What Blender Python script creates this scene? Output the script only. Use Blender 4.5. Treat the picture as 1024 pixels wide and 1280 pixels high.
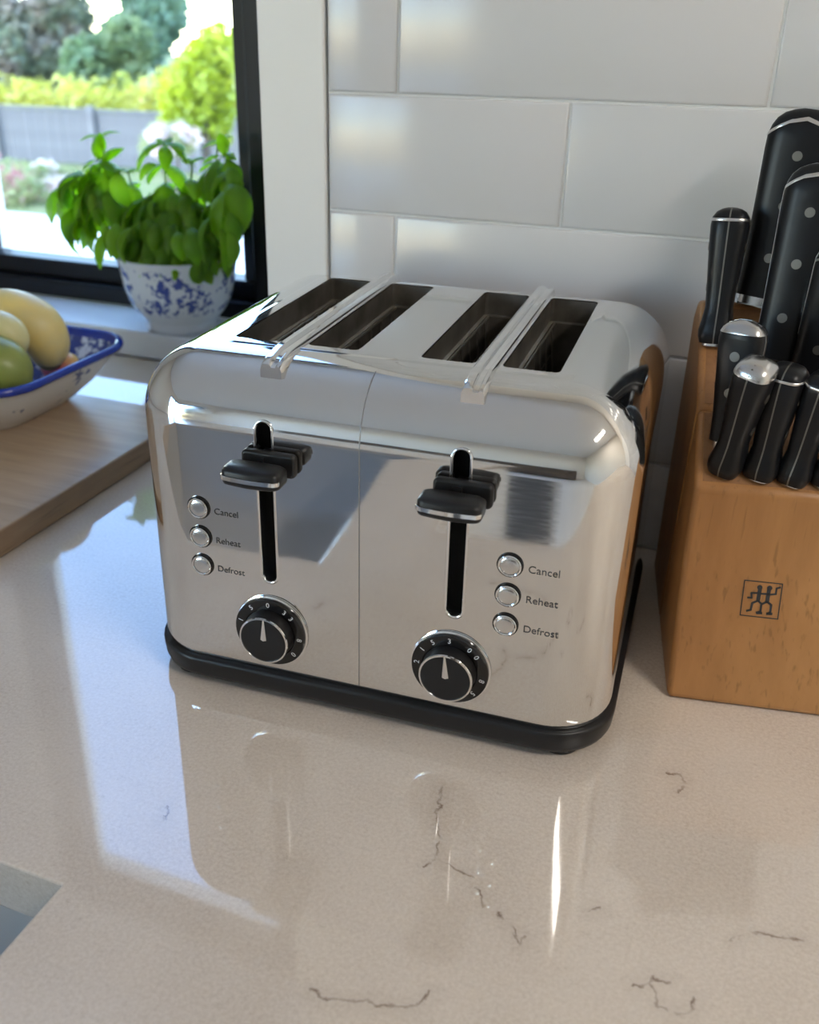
import bpy, bmesh, math, random
from mathutils import Vector, Matrix
for o in list(bpy.data.objects): bpy.data.objects.remove(o)
SC = bpy.context.scene
COL = SC.collection
R = math.radians
rnd = random.Random(7)

# ------------------------------------------------------------------ camera
F_PX, CX, CY = 1220.9, 474.53, 637.82
CAM = Vector((0.0, -0.8458, 0.4404))
RV = Vector((0.92686995, 0.37523838, 0.01040482))
UV = Vector((-0.17628703, 0.41063777, 0.8945946))
FV = Vector((-0.33141362, 0.83100709, -0.44675747))
cd = bpy.data.cameras.new('camera')
cam = bpy.data.objects.new('camera', cd)
COL.objects.link(cam)
cam.matrix_world = Matrix(((RV.x, UV.x, -FV.x, CAM.x), (RV.y, UV.y, -FV.y, CAM.y), (RV.z, UV.z, -FV.z, CAM.z), (0, 0, 0, 1)))
cd.sensor_width = 36
cd.sensor_fit = 'AUTO'
cd.lens = F_PX / 1280 * 36
cd.shift_x = (512 - CX) / 1280
cd.shift_y = (CY - 640) / 1280
cd.clip_start = 0.02
cd.clip_end = 200
cd.dof.use_dof = True
cd.dof.focus_distance = 0.66
cd.dof.aperture_fstop = 7.0
SC.camera = cam

# ------------------------------------------------------------------ sky, sun, added room lamp, exposure
world = bpy.data.worlds.new('sky')
SC.world = world
world.use_nodes = True
wn = world.node_tree
wn.nodes.clear()
sky = wn.nodes.new('ShaderNodeTexSky')
sky.sky_type = 'NISHITA'
sky.sun_disc = False
sky.sun_elevation = R(48)
sky.sun_rotation = R(215)
sky.air_density = 1.0
sky.dust_density = 0.15
sky.ozone_density = 3.0
bgn = wn.nodes.new('ShaderNodeBackground')
bgn.inputs['Strength'].default_value = 2.3
wo = wn.nodes.new('ShaderNodeOutputWorld')
wn.links.new(sky.outputs[0], bgn.inputs[0])
wn.links.new(bgn.outputs[0], wo.inputs[0])

sl = bpy.data.lights.new('sun', 'SUN')
sl.energy = 8.0
sl.angle = R(0.6)
sl.color = (1, 0.95, 0.86)
so = bpy.data.objects.new('sun', sl)
COL.objects.link(so)
so.rotation_euler = Vector((0.50, 0.42, -0.85)).to_track_quat('-Z', 'Y').to_euler()

CEIL = 1.55
FLOOR = -0.90
LIGHTS = [((1.15, -0.95), (0.14, 0.75), 30.0)]
SC.view_settings.view_transform = 'Standard'
SC.view_settings.look = 'None'
SC.view_settings.gamma = 1.0
SC.view_settings.use_curve_mapping = False
SC.view_settings.exposure = -0.40

# ------------------------------------------------------------------ pixel helpers (1024x1280 frame)
def ray(x, y): return FV + RV * ((x - CX) / F_PX) - UV * ((y - CY) / F_PX)
def on_z(x, y, z): d = ray(x, y); return CAM + d * ((z - CAM.z) / d.z)
def on_y(x, y, yy): d = ray(x, y); return CAM + d * ((yy - CAM.y) / d.y)

# ------------------------------------------------------------------ materials
MATS = {}
def pmat(name, col, rough=0.5, metal=0.0, spec=0.5, coat=0.0, ior=1.5, trans=0.0, bump=None, emit=None, sss=0.0, vary=None):
    m = bpy.data.materials.new(name)
    m.use_nodes = True
    nt = m.node_tree
    b = nt.nodes['Principled BSDF']
    b.inputs['Base Color'].default_value = (*col, 1)
    b.inputs['Roughness'].default_value = rough
    b.inputs['Metallic'].default_value = metal
    b.inputs['Specular IOR Level'].default_value = spec
    b.inputs['IOR'].default_value = ior
    b.inputs['Coat Weight'].default_value = coat
    b.inputs['Coat Roughness'].default_value = 0.03
    if emit:
        b.inputs['Emission Color'].default_value = (*emit[0], 1)
        b.inputs['Emission Strength'].default_value = emit[1]
    if vary:      # (second colour, noise scale)
        tc = nt.nodes.new('ShaderNodeTexCoord')
        n = nt.nodes.new('ShaderNodeTexNoise')
        n.inputs['Scale'].default_value = vary[1]
        n.inputs['Detail'].default_value = 4
        nt.links.new(tc.outputs['Object'], n.inputs['Vector'])
        mx = nt.nodes.new('ShaderNodeMix')
        mx.data_type = 'RGBA'
        mx.inputs[6].default_value = (*col, 1)
        mx.inputs[7].default_value = (*vary[0], 1)
        cr = nt.nodes.new('ShaderNodeMapRange')
        cr.inputs[1].default_value = 0.35
        cr.inputs[2].default_value = 0.65
        nt.links.new(n.outputs[0], cr.inputs[0])
        nt.links.new(cr.outputs[0], mx.inputs[0])
        nt.links.new(mx.outputs[2], b.inputs['Base Color'])
    if bump:      # (scale, strength, distance)
        tc = nt.nodes.new('ShaderNodeTexCoord')
        n = nt.nodes.new('ShaderNodeTexNoise')
        n.inputs['Scale'].default_value = bump[0]
        n.inputs['Detail'].default_value = 3
        nt.links.new(tc.outputs['Object'], n.inputs['Vector'])
        bp = nt.nodes.new('ShaderNodeBump')
        bp.inputs['Strength'].default_value = bump[1]
        bp.inputs['Distance'].default_value = bump[2]
        nt.links.new(n.outputs[0], bp.inputs['Height'])
        nt.links.new(bp.outputs[0], b.inputs['Normal'])
    MATS[name] = m
    return m

def mathn(nt, op, a, b=None, c=None):
    n = nt.nodes.new('ShaderNodeMath')
    n.operation = op
    for i, v in enumerate((a, b, c)):
        if v is None: continue
        if isinstance(v, (int, float)): n.inputs[i].default_value = v
        else: nt.links.new(v, n.inputs[i])
    return n.outputs[0]
def mixc(nt, f, a, b):
    n = nt.nodes.new('ShaderNodeMix')
    n.data_type = 'RGBA'
    if isinstance(f, (int, float)): n.inputs[0].default_value = f
    else: nt.links.new(f, n.inputs[0])
    for i, v in ((6, a), (7, b)):
        if isinstance(v, tuple): n.inputs[i].default_value = (*v, 1)
        else: nt.links.new(v, n.inputs[i])
    return n.outputs[2]
def noise(nt, vec, scale, detail=4, rough=0.5, col=False):
    n = nt.nodes.new('ShaderNodeTexNoise')
    n.inputs['Scale'].default_value = scale
    n.inputs['Detail'].default_value = detail
    n.inputs['Roughness'].default_value = rough
    nt.links.new(vec, n.inputs['Vector'])
    return n.outputs[1 if col else 0]
def mrange(nt, v, a, b, c=0.0, d=1.0):
    n = nt.nodes.new('ShaderNodeMapRange')
    nt.links.new(v, n.inputs[0])
    for i, x in enumerate((a, b, c, d)): n.inputs[i + 1].default_value = x
    return n.outputs[0]
def coords(nt, kind='Object', scale=(1, 1, 1), rot=(0, 0, 0)):
    tc = nt.nodes.new('ShaderNodeTexCoord')
    mp = nt.nodes.new('ShaderNodeMapping')
    mp.inputs['Scale'].default_value = scale
    mp.inputs['Rotation'].default_value = rot
    nt.links.new(tc.outputs[kind], mp.inputs['Vector'])
    return mp.outputs[0]
def bump_to(nt, h, strength, dist):
    bp = nt.nodes.new('ShaderNodeBump')
    bp.inputs['Strength'].default_value = strength
    bp.inputs['Distance'].default_value = dist
    nt.links.new(h, bp.inputs['Height'])
    nt.links.new(bp.outputs[0], nt.nodes['Principled BSDF'].inputs['Normal'])

# chrome (polished, very faint waviness) and the satin top
m = pmat('chrome', (0.755, 0.75, 0.742), 0.055, 1.0)
nt = m.node_tree
bump_to(nt, noise(nt, coords(nt), 14, 2), 0.05, 0.004)
v = coords(nt, scale=(6, 6, 60))
rr = mrange(nt, noise(nt, v, 9, 4), 0.35, 0.75, 0.045, 0.10)
nt.links.new(rr, nt.nodes['Principled BSDF'].inputs['Roughness'])
pmat('chrome_trim', (0.82, 0.82, 0.82), 0.08, 1.0)
pmat('steel', (0.62, 0.62, 0.62), 0.25, 1.0)
pmat('tang_steel', (0.78, 0.78, 0.78), 0.28, 1.0)
pmat('rivet_steel', (0.20, 0.195, 0.18), 0.45, 0.9)
pmat('black_plastic', (0.010, 0.010, 0.011), 0.38, 0, 0.35)
pmat('black_gloss', (0.008, 0.008, 0.009), 0.16, 0, 0.5)
pmat('slot_black', (0.004, 0.004, 0.004), 0.7, 0, 0.1)
pmat('handle_black', (0.007, 0.008, 0.010), 0.34, 0, 0.28)
pmat('slot_metal', (0.23, 0.21, 0.185), 0.36, 0.75, vary=((0.13, 0.12, 0.10), 40))
pmat('wire_metal', (0.45, 0.43, 0.40), 0.3, 1.0)
pmat('print_dark', (0.03, 0.03, 0.032), 0.6)
pmat('print_white', (0.75, 0.75, 0.75), 0.5)
pmat('seam_dark', (0.30, 0.29, 0.28), 0.4, 0.8)
pmat('button_face', (0.70, 0.70, 0.70), 0.22, 1.0)
pmat('white_paint', (0.80, 0.79, 0.77), 0.35)
pmat('wall_paint', (0.70, 0.655, 0.60), 0.6)
pmat('ceiling_paint', (0.82, 0.82, 0.82), 0.7)
pmat('grout', (0.84, 0.84, 0.83), 0.6)
pmat('tile_glaze', (0.655, 0.648, 0.650), 0.16, 0, 0.36, bump=(9, 0.10, 0.004))
pmat('frame_black', (0.008, 0.009, 0.012), 0.38, 0, 0.25)
pmat('sill_white', (0.78, 0.79, 0.80), 0.22, 0, 0.5)
pmat('floor_tile', (0.78, 0.73, 0.66), 0.45, vary=((0.74, 0.69, 0.62), 3))
pmat('cabinet_white', (0.72, 0.72, 0.71), 0.35)
pmat('mat_felt', (0.105, 0.095, 0.085), 0.9, 0, 0.1)
pmat('sink_steel', (0.50, 0.49, 0.47), 0.5, 0.2)
pmat('lamp_white', (0.9, 0.9, 0.9), 0.5)
pmat('added_lamp_glow', (1, 1, 1), 0.5, emit=((1, 0.96, 0.90), 0.5))
pmat('pot_soil', (0.03, 0.022, 0.015), 0.9)
pmat('fruit_yellow', (0.82, 0.60, 0.19), 0.40, vary=((0.70, 0.56, 0.24), 30))
pmat('fruit_cream', (0.74, 0.64, 0.30), 0.38, vary=((0.62, 0.56, 0.26), 24))
pmat('fruit_green', (0.30, 0.31, 0.06), 0.35, vary=((0.20, 0.25, 0.05), 18))
pmat('fruit_blush', (0.75, 0.52, 0.14), 0.38, vary=((0.55, 0.10, 0.12), 16))
pmat('fruit_tip', (0.10, 0.06, 0.03), 0.7)
pmat('stem_green', (0.22, 0.36, 0.06), 0.5)
pmat('bark', (0.12, 0.085, 0.06), 0.9, vary=((0.06, 0.045, 0.035), 6))
pmat('fence_grey', (0.165, 0.155, 0.155), 0.8, vary=((0.125, 0.118, 0.12), 5))
pmat('patio', (0.66, 0.64, 0.62), 0.8, vary=((0.58, 0.57, 0.56), 1.5))
pmat('lawn', (0.12, 0.17, 0.05), 0.9, vary=((0.20, 0.20, 0.09), 3))
pmat('eave_white', (0.7, 0.7, 0.7), 0.6)

def leaf_mat(name, c1, c2, scale, transl=0.35):
    m = pmat(name, c1, 0.42)
    nt = m.node_tree
    b = nt.nodes['Principled BSDF']
    tc = nt.nodes.new('ShaderNodeTexCoord')
    n = noise(nt, tc.outputs['Object'], scale, 3)
    oi = nt.nodes.new('ShaderNodeObjectInfo')
    f = mathn(nt, 'ADD', mrange(nt, n, 0.35, 0.65), mathn(nt, 'MULTIPLY', mathn(nt, 'SUBTRACT', oi.outputs['Random'], 0.5), 0.8))
    f = mathn(nt, 'MINIMUM', mathn(nt, 'MAXIMUM', f, 0.0), 1.0)
    c = mixc(nt, f, c1, c2)
    nt.links.new(c, b.inputs['Base Color'])
    tr = nt.nodes.new('ShaderNodeBsdfTranslucent')
    hs = nt.nodes.new('ShaderNodeHueSaturation')
    hs.inputs['Value'].default_value = 1.7
    hs.inputs['Saturation'].default_value = 1.05
    nt.links.new(c, hs.inputs['Color'])
    nt.links.new(hs.outputs[0], tr.inputs[0])
    mx = nt.nodes.new('ShaderNodeMixShader')
    mx.inputs[0].default_value = transl
    nt.links.new(b.outputs[0], mx.inputs[1])
    nt.links.new(tr.outputs[0], mx.inputs[2])
    nt.links.new(mx.outputs[0], nt.nodes['Material Output'].inputs[0])
    return m
leaf_mat('basil_leaf', (0.115, 0.25, 0.012), (0.25, 0.43, 0.028), 12, 0.55)
leaf_mat('tree_leaf', (0.12, 0.185, 0.085), (0.24, 0.29, 0.14), 0.9)
leaf_mat('tree_leaf_rosy', (0.16, 0.185, 0.115), (0.36, 0.27, 0.24), 1.4)
leaf_mat('tree_leaf_blue', (0.12, 0.20, 0.14), (0.22, 0.32, 0.20), 0.9)
leaf_mat('lime_leaf', (0.24, 0.31, 0.02), (0.42, 0.46, 0.05), 1.5)
leaf_mat('hedge_leaf', (0.34, 0.38, 0.04), (0.46, 0.44, 0.10), 1.2)
leaf_mat('shrub_leaf', (0.16, 0.22, 0.08), (0.30, 0.32, 0.15), 3)
leaf_mat('pink_flower', (0.48, 0.20, 0.22), (0.68, 0.50, 0.48), 5, 0.2)
leaf_mat('white_flower', (0.72, 0.66, 0.60), (0.62, 0.48, 0.45), 5, 0.2)

# beech wood of the knife block, oak of the board
def wood(name, c1, c2, scale, fleck, rough, rot=(0, 0, 0), fs=(260, 260, 22)):
    m = pmat(name, c1, rough)
    nt = m.node_tree
    b = nt.nodes['Principled BSDF']
    v = coords(nt, scale=scale, rot=rot)
    g = noise(nt, v, 6, 6, 0.6)
    c = mixc(nt, mrange(nt, g, 0.3, 0.7), c1, c2)
    v2 = coords(nt, scale=fs, rot=rot)
    f = mrange(nt, noise(nt, v2, 1.0, 2), 0.60, 0.72)
    c = mixc(nt, mathn(nt, 'MULTIPLY', f, fleck), c, tuple(x * 0.45 for x in c1))
    nt.links.new(c, b.inputs['Base Color'])
    bump_to(nt, g, 0.08, 0.001)
    return m
wood('beech', (0.42, 0.20, 0.068), (0.33, 0.150, 0.048), (8, 8, 1.0), 0.55, 0.38)
wood('beech_end', (0.34, 0.165, 0.065), (0.24, 0.115, 0.048), (14, 14, 14), 0.5, 0.42, fs=(300, 300, 300))
wood('oak_board', (0.46, 0.325, 0.21), (0.36, 0.245, 0.15), (1.2, 16, 16), 0.35, 0.32, fs=(14, 240, 240))
wood('oak_edge', (0.33, 0.215, 0.125), (0.24, 0.15, 0.085), (10, 1.6, 14), 0.5, 0.45, fs=(200, 14, 200))

# quartz worktop: speckle, clouds and a few brown cracks at fixed places
VEINS = [[(553, 985), (548, 1035), (547, 1072)], [(528, 1084), (547, 1072), (577, 1088), (597, 1099)], [(600, 1112), (603, 1135)],
         [(625, 1140), (640, 1160), (648, 1178), (657, 1168)], [(385, 1238), (412, 1252), (470, 1256), (520, 1261), (541, 1240)],
         [(832, 966), (850, 968), (856, 977), (848, 988)], [(812, 1222), (822, 1240), (826, 1257), (836, 1262)], [(868, 1246), (868, 1262), (845, 1262)],
         [(790, 1236), (815, 1220), (838, 1222)], [(915, 1176), (950, 1168), (985, 1170), (1005, 1176)], [(735, 1142), (752, 1134)], [(205, 1010), (203, 1030)]]
m = pmat('quartz', (0.46, 0.40, 0.345), 0.035, ior=1.9)
nt = m.node_tree
b = nt.nodes['Principled BSDF']
gv = coords(nt)
cloud = noise(nt, gv, 7, 4, 0.55)
c = mixc(nt, mrange(nt, cloud, 0.3, 0.7), (0.54, 0.452, 0.372), (0.64, 0.552, 0.468))
sp = mrange(nt, noise(nt, gv, 420, 2, 0.7), 0.34, 0.66)
c = mixc(nt, mathn(nt, 'MULTIPLY', sp, 0.55), c, (0.74, 0.66, 0.58))
sp2 = mrange(nt, noise(nt, gv, 160, 3, 0.7), 0.58, 0.75)
c = mixc(nt, mathn(nt, 'MULTIPLY', sp2, 0.35), c, (0.42, 0.335, 0.265))
gt = bpy.data.node_groups.new('segment_distance', 'ShaderNodeTree')
for nme in ('P', 'A', 'B'): gt.interface.new_socket(nme, in_out='INPUT', socket_type='NodeSocketVector')
gt.interface.new_socket('D', in_out='OUTPUT', socket_type='NodeSocketFloat')
gi = gt.nodes.new('NodeGroupInput'); go = gt.nodes.new('NodeGroupOutput')
def vm(op, a, bb=None):
    n = gt.nodes.new('ShaderNodeVectorMath'); n.operation = op
    gt.links.new(a, n.inputs[0])
    if bb is not None: gt.links.new(bb, n.inputs[1])
    return n
pa = vm('SUBTRACT', gi.outputs[0], gi.outputs[1]).outputs[0]
ba = vm('SUBTRACT', gi.outputs[2], gi.outputs[1]).outputs[0]
h = mathn(gt, 'DIVIDE', vm('DOT_PRODUCT', pa, ba).outputs['Value'], vm('DOT_PRODUCT', ba, ba).outputs['Value'])
h = mathn(gt, 'MINIMUM', mathn(gt, 'MAXIMUM', h, 0.0), 1.0)
sc_ = gt.nodes.new('ShaderNodeVectorMath'); sc_.operation = 'SCALE'
gt.links.new(ba, sc_.inputs[0]); gt.links.new(h, sc_.inputs['Scale'])
gt.links.new(vm('LENGTH', vm('SUBTRACT', pa, sc_.outputs[0]).outputs[0]).outputs['Value'], go.inputs[0])
wob = nt.nodes.new('ShaderNodeVectorMath'); wob.operation = 'MULTIPLY_ADD'
nt.links.new(noise(nt, gv, 55, 4, 0.65, col=True), wob.inputs[0])
wob.inputs[1].default_value = (0.016, 0.016, 0)
nt.links.new(gv, wob.inputs[2])
dist = None
for vein in VEINS:
    pts = [on_z(x, y, 0) + Vector((0.008, 0.008, 0)) for x, y in vein]
    for p, q in zip(pts, pts[1:]):
        g = nt.nodes.new('ShaderNodeGroup'); g.node_tree = gt
        nt.links.new(wob.outputs[0], g.inputs[0])
        g.inputs[1].default_value = p; g.inputs[2].default_value = q
        dist = g.outputs[0] if dist is None else mathn(nt, 'MINIMUM', dist, g.outputs[0])
vein_f = mathn(nt, 'MULTIPLY', mrange(nt, dist, 0.0012, 0.0002), mrange(nt, noise(nt, gv, 90, 3), 0.36, 0.60))
c = mixc(nt, mathn(nt, 'MULTIPLY', vein_f, 0.80), c, (0.17, 0.105, 0.07))
halo = mathn(nt, 'MULTIPLY', mrange(nt, dist, 0.009, 0.0), 0.14)
c = mixc(nt, halo, c, (0.26, 0.20, 0.16))
nt.links.new(c, b.inputs['Base Color'])

# blue-and-white glazes: small blue brush blots on white
def blue_white(name, scale, lo, hi, zlo, zhi, white=(0.76, 0.77, 0.79), blue=(0.07, 0.10, 0.34)):
    m = pmat(name, white, 0.16)
    nt = m.node_tree
    b = nt.nodes['Principled BSDF']
    v = coords(nt)
    n = noise(nt, v, scale, 3, 0.6)
    n2 = noise(nt, v, scale * 0.33, 2)
    k = mathn(nt, 'ADD', mathn(nt, 'MULTIPLY', n, 0.65), mathn(nt, 'MULTIPLY', n2, 0.35))
    f = mrange(nt, k, lo, hi)
    sx = nt.nodes.new('ShaderNodeSeparateXYZ')
    nt.links.new(v, sx.inputs[0])
    band = mathn(nt, 'MULTIPLY', mrange(nt, sx.outputs[2], zlo, zlo + 0.006), mrange(nt, sx.outputs[2], zhi, zhi - 0.006))
    f = mathn(nt, 'MULTIPLY', f, band)
    nt.links.new(mixc(nt, f, white, blue), b.inputs['Base Color'])
    return m
blue_white('pot_glaze', 95, 0.515, 0.555, 0.028, 0.098)
blue_white('bowl_inner', 60, 0.44, 0.50, -1, 1, (0.55, 0.60, 0.72), (0.035, 0.06, 0.24))
blue_white('bowl_outer', 50, 0.60, 0.64, -1, 1, (0.72, 0.69, 0.64), (0.10, 0.12, 0.25))
pmat('bowl_rim', (0.012, 0.035, 0.30), 0.12)

# window glass: clear with a mirror sheen
m = bpy.data.materials.new('window_glass')
m.use_nodes = True
nt = m.node_tree
nt.nodes.remove(nt.nodes['Principled BSDF'])
tb = nt.nodes.new('ShaderNodeBsdfTransparent'); tb.inputs[0].default_value = (0.94, 0.96, 0.96, 1)
gb = nt.nodes.new('ShaderNodeBsdfGlossy'); gb.inputs['Roughness'].default_value = 0.0
fr = nt.nodes.new('ShaderNodeLayerWeight')
sch = mathn(nt, 'MULTIPLY_ADD', mathn(nt, 'POWER', fr.outputs['Facing'], 5.0), 0.9, 0.03)
mx = nt.nodes.new('ShaderNodeMixShader')
nt.links.new(sch, mx.inputs[0]); nt.links.new(tb.outputs[0], mx.inputs[1]); nt.links.new(gb.outputs[0], mx.inputs[2])
nt.links.new(mx.outputs[0], nt.nodes['Material Output'].inputs[0])
MATS['window_glass'] = m

# ------------------------------------------------------------------ geometry helpers
def tag(o, label=None, cat=None, group=None, kind=None):
    if label: o['label'] = label
    if cat: o['category'] = cat
    if group: o['group'] = group
    if kind: o['kind'] = kind
    return o
def empty(name, loc=(0, 0, 0), rz=0.0, parent=None):
    o = bpy.data.objects.new(name, None)
    o.empty_display_size = 0.05
    o.location = loc
    o.rotation_euler = (0, 0, rz)
    COL.objects.link(o)
    o.parent = parent
    return o
def link(name, me, parent=None, loc=None, rot=None):
    o = bpy.data.objects.new(name, me)
    COL.objects.link(o)
    o.parent = parent
    if loc is not None: o.location = loc
    if rot is not None: o.rotation_euler = rot
    return o
class MB:
    def __init__(s): s.v = []; s.f = []; s.mi = []
    def add(s, vs, fs, mi=0):
        n = len(s.v)
        s.v += [tuple(x) for x in vs]
        s.f += [tuple(i + n for i in f) for f in fs]
        s.mi += [mi] * len(fs)
        return s
    def box(s, a, b, mi=0):
        x0, y0, z0 = a; x1, y1, z1 = b
        return s.add([(x0, y0, z0), (x1, y0, z0), (x1, y1, z0), (x0, y1, z0), (x0, y0, z1), (x1, y0, z1), (x1, y1, z1), (x0, y1, z1)],
                     [(3, 2, 1, 0), (4, 5, 6, 7), (0, 1, 5, 4), (1, 2, 6, 5), (2, 3, 7, 6), (3, 0, 4, 7)], mi)
    def loft(s, rings, cap0=True, cap1=True, mi=0, closed=True):
        n = len(rings[0])
        vs = [p for r in rings for p in r]
        fs = []
        for i in range(len(rings) - 1):
            for j in range(n if closed else n - 1):
                k = (j + 1) % n
                fs.append((i * n + j, i * n + k, (i + 1) * n + k, (i + 1) * n + j))
        if cap0: fs.append(tuple(range(n - 1, -1, -1)))
        if cap1: fs.append(tuple((len(rings) - 1) * n + j for j in range(n)))
        return s.add(vs, fs, mi)
    def tube(s, pts, r, n=8, mi=0):
        pts = [Vector(p) for p in pts]
        rr = r if isinstance(r, (list, tuple)) else [r] * len(pts)
        rings = []
        for i, p in enumerate(pts):
            d = (pts[min(i + 1, len(pts) - 1)] - pts[max(i - 1, 0)]).normalized()
            up = Vector((0, 0, 1)) if abs(d.z) < 0.9 else Vector((1, 0, 0))
            a = d.cross(up).normalized(); c = a.cross(d)
            rings.append([p + a * (rr[i] * math.cos(2 * math.pi * k / n)) + c * (rr[i] * math.sin(2 * math.pi * k / n)) for k in range(n)])
        return s.loft(rings, mi=mi)
    def lathe(s, prof, n=48, mi=0, c=(0, 0, 0)):
        rings = [[(c[0] + r * math.cos(2 * math.pi * k / n), c[1] + r * math.sin(2 * math.pi * k / n), c[2] + z) for k in range(n)] for r, z in prof]
        return s.loft(rings, mi=mi)
    def mesh(s, name, mats, smooth=True, angle=40, xf=None):
        me = bpy.data.meshes.new(name)
        vs = s.v if xf is None else [tuple(xf @ Vector(v)) for v in s.v]
        me.from_pydata(vs, [], s.f)
        for mt in (mats if isinstance(mats, (list, tuple)) else [mats]): me.materials.append(MATS[mt])
        me.polygons.foreach_set('material_index', s.mi)
        bm = bmesh.new(); bm.from_mesh(me)
        bmesh.ops.recalc_face_normals(bm, faces=bm.faces)
        bm.to_mesh(me); bm.free()
        if smooth:
            me.polygons.foreach_set('use_smooth', [True] * len(me.polygons))
            me.set_sharp_from_angle(angle=R(angle))
        me.update()
        return me
    def obj(s, name, mats, parent=None, smooth=True, angle=40, bevel=0.0, seg=2, **k):
        o = link(name, s.mesh(name, mats, smooth, angle), parent, **k)
        if bevel:
            b = o.modifiers.new('bevel', 'BEVEL'); b.width = bevel; b.segments = seg; b.limit_method = 'ANGLE'; b.angle_limit = R(35)
            b.harden_normals = False
        return o
def rrect(hx, hy, r, n=8, cx=0.0, cy=0.0, z=0.0, support=0.0):
    pts = []
    for sx, sy, a0 in ((1, 1, 0), (-1, 1, 90), (-1, -1, 180), (1, -1, 270)):
        for i in range(n + 1):
            a = R(a0 + 90 * i / n)
            pts.append((cx + sx * (hx - r) + r * math.cos(a), cy + sy * (hy - r) + r * math.sin(a), z))
    return pts
def text_mesh(txt, size, mat, depth=0.0001, align='LEFT'):
    cu = bpy.data.curves.new('text', 'FONT')
    cu.body = txt; cu.size = size; cu.extrude = depth; cu.align_x = align; cu.align_y = 'CENTER'
    o = bpy.data.objects.new('text', cu)
    COL.objects.link(o)
    dg = bpy.context.evaluated_depsgraph_get()
    me = bpy.data.meshes.new_from_object(o.evaluated_get(dg))
    bpy.data.objects.remove(o)
    me.materials.clear(); me.materials.append(MATS[mat])
    return me
def struct(o): o['kind'] = 'structure'; return o

# ================================================================== SETTING
WX0, WX1 = -2.2, 2.0          # room width
WY = -4.2                     # opposite wall
TRIM_L, TRIM_R = -0.4584, -0.3922
REC = 0.41                    # window plane
GX0, GX1, GZ0, GZ1 = -1.215, -0.728, 0.094, 1.33   # glass opening

# room shell
struct(MB().box((WX0, WY, FLOOR - 0.1), (WX1, 0.55, FLOOR)).obj('floor', 'floor_tile'))
struct(MB().box((WX0, WY, CEIL), (WX1, 0.55, CEIL + 0.1)).obj('ceiling', 'ceiling_paint'))
DY0, DY1, DZ1 = -4.0, -2.15, 1.20      # glazed door opening in the left wall
for nm, a_, b_ in (('wall_left', (DY1, FLOOR), (0.55, CEIL)), ('wall_left_end', (WY, FLOOR), (DY0, CEIL)), ('wall_left_top', (DY0, DZ1), (DY1, CEIL))):
    struct(MB().box((WX0 - 0.1, a_[0], a_[1]), (WX0, b_[0], b_[1])).obj(nm, 'wall_paint'))
door = struct(empty('door_1', (WX0 - 0.05, (DY0 + DY1) / 2, FLOOR)))
dw, dh = (DY1 - DY0) / 2, DZ1 - FLOOR
fr_ = MB().box((-0.03, -dw, dh - 0.06), (0.03, dw, dh)).box((-0.03, -dw, 0.001), (0.03, dw, 0.06))
for yy in (-dw, -0.04, dw - 0.06): fr_.box((-0.03, yy, 0.06), (0.03, yy + 0.06 + (0.02 if yy == -0.04 else 0), dh - 0.06))
fr_.obj('door_frame', 'frame_black', door, smooth=False)
for yy in (-dw + 0.06, 0.04): MB().box((-0.003, yy, 0.06), (0.003, yy + dw - 0.10, dh - 0.06)).obj('pane', 'window_glass', door, smooth=False)
struct(MB().box((WX1, WY, FLOOR), (WX1 + 0.1, 0.55, CEIL)).obj('wall_right', 'wall_paint'))
struct(MB().box((WX0, WY - 0.1, FLOOR), (WX1, WY, CEIL)).obj('wall_front', 'wall_paint'))
# back wall: tiled part, a recess with the window to its left
wb = MB()
wb.box((TRIM_R + 0.001, 0.0024, FLOOR), (WX1, 0.55, CEIL))                # body behind the tiles (grout shows in the joints)
wall_back = struct(wb.obj('wall_back', 'grout'))
for nm, a_, b_ in (('wall_end', (TRIM_L + 0.004, 0.0125, FLOOR), (TRIM_R + 0.001, 0.55, CEIL)),            # end of the wall behind the white trim
                   ('wall_recess_right', (GX1 + 0.076, REC, FLOOR), (TRIM_L + 0.004, 0.55, CEIL)),
                   ('wall_recess_left', (WX0, REC, FLOOR), (GX0 - 0.056, 0.55, CEIL)),
                   ('wall_recess_top', (GX0 - 0.056, REC, GZ1 + 0.056), (GX1 + 0.076, 0.55, CEIL)),
                   ('wall_recess_below', (GX0 - 0.056, REC, FLOOR), (GX1 + 0.076, 0.55, 0.034))):
    struct(MB().box(a_, b_).obj(nm, 'white_paint', smooth=False))
struct(MB().box((TRIM_L, -0.0005, 0.0005), (TRIM_R - 0.0015, 0.0122, CEIL)).obj('trim_1', 'white_paint', bevel=0.0015))
# tiles
TW_, TH_, J = 0.300, 0.100, 0.0011
ZT, XA = 0.3852, -0.3260
tile_cache = {}
def tile(x0, x1, z0, z1):
    x0 += J; x1 -= J; z0 += J; z1 -= J
    w, hh = round(x1 - x0, 5), round(z1 - z0, 5)
    if (w, hh) not in tile_cache:
        b1 = 0.0022
        mb = MB()
        ring = lambda ins, y: [(-w / 2 + ins, y, -hh / 2 + ins), (w / 2 - ins, y, -hh / 2 + ins), (w / 2 - ins, y, hh / 2 - ins), (-w / 2 + ins, y, hh / 2 - ins)]
        mb.loft([ring(0, 0.0024), ring(0, 0.0014), ring(0.0006, 0.0006), ring(b1, 0.0)])
        tile_cache[(w, hh)] = mb.mesh('tile', 'tile_glaze', True, 60)
    o = link('tile', tile_cache[(w, hh)], wall_back, loc=((x0 + x1) / 2, 0.0, (z0 + z1) / 2))
    o.rotation_euler = (R(rnd.uniform(-0.18, 0.18)), 0, R(rnd.uniform(-0.12, 0.12)))
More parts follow.
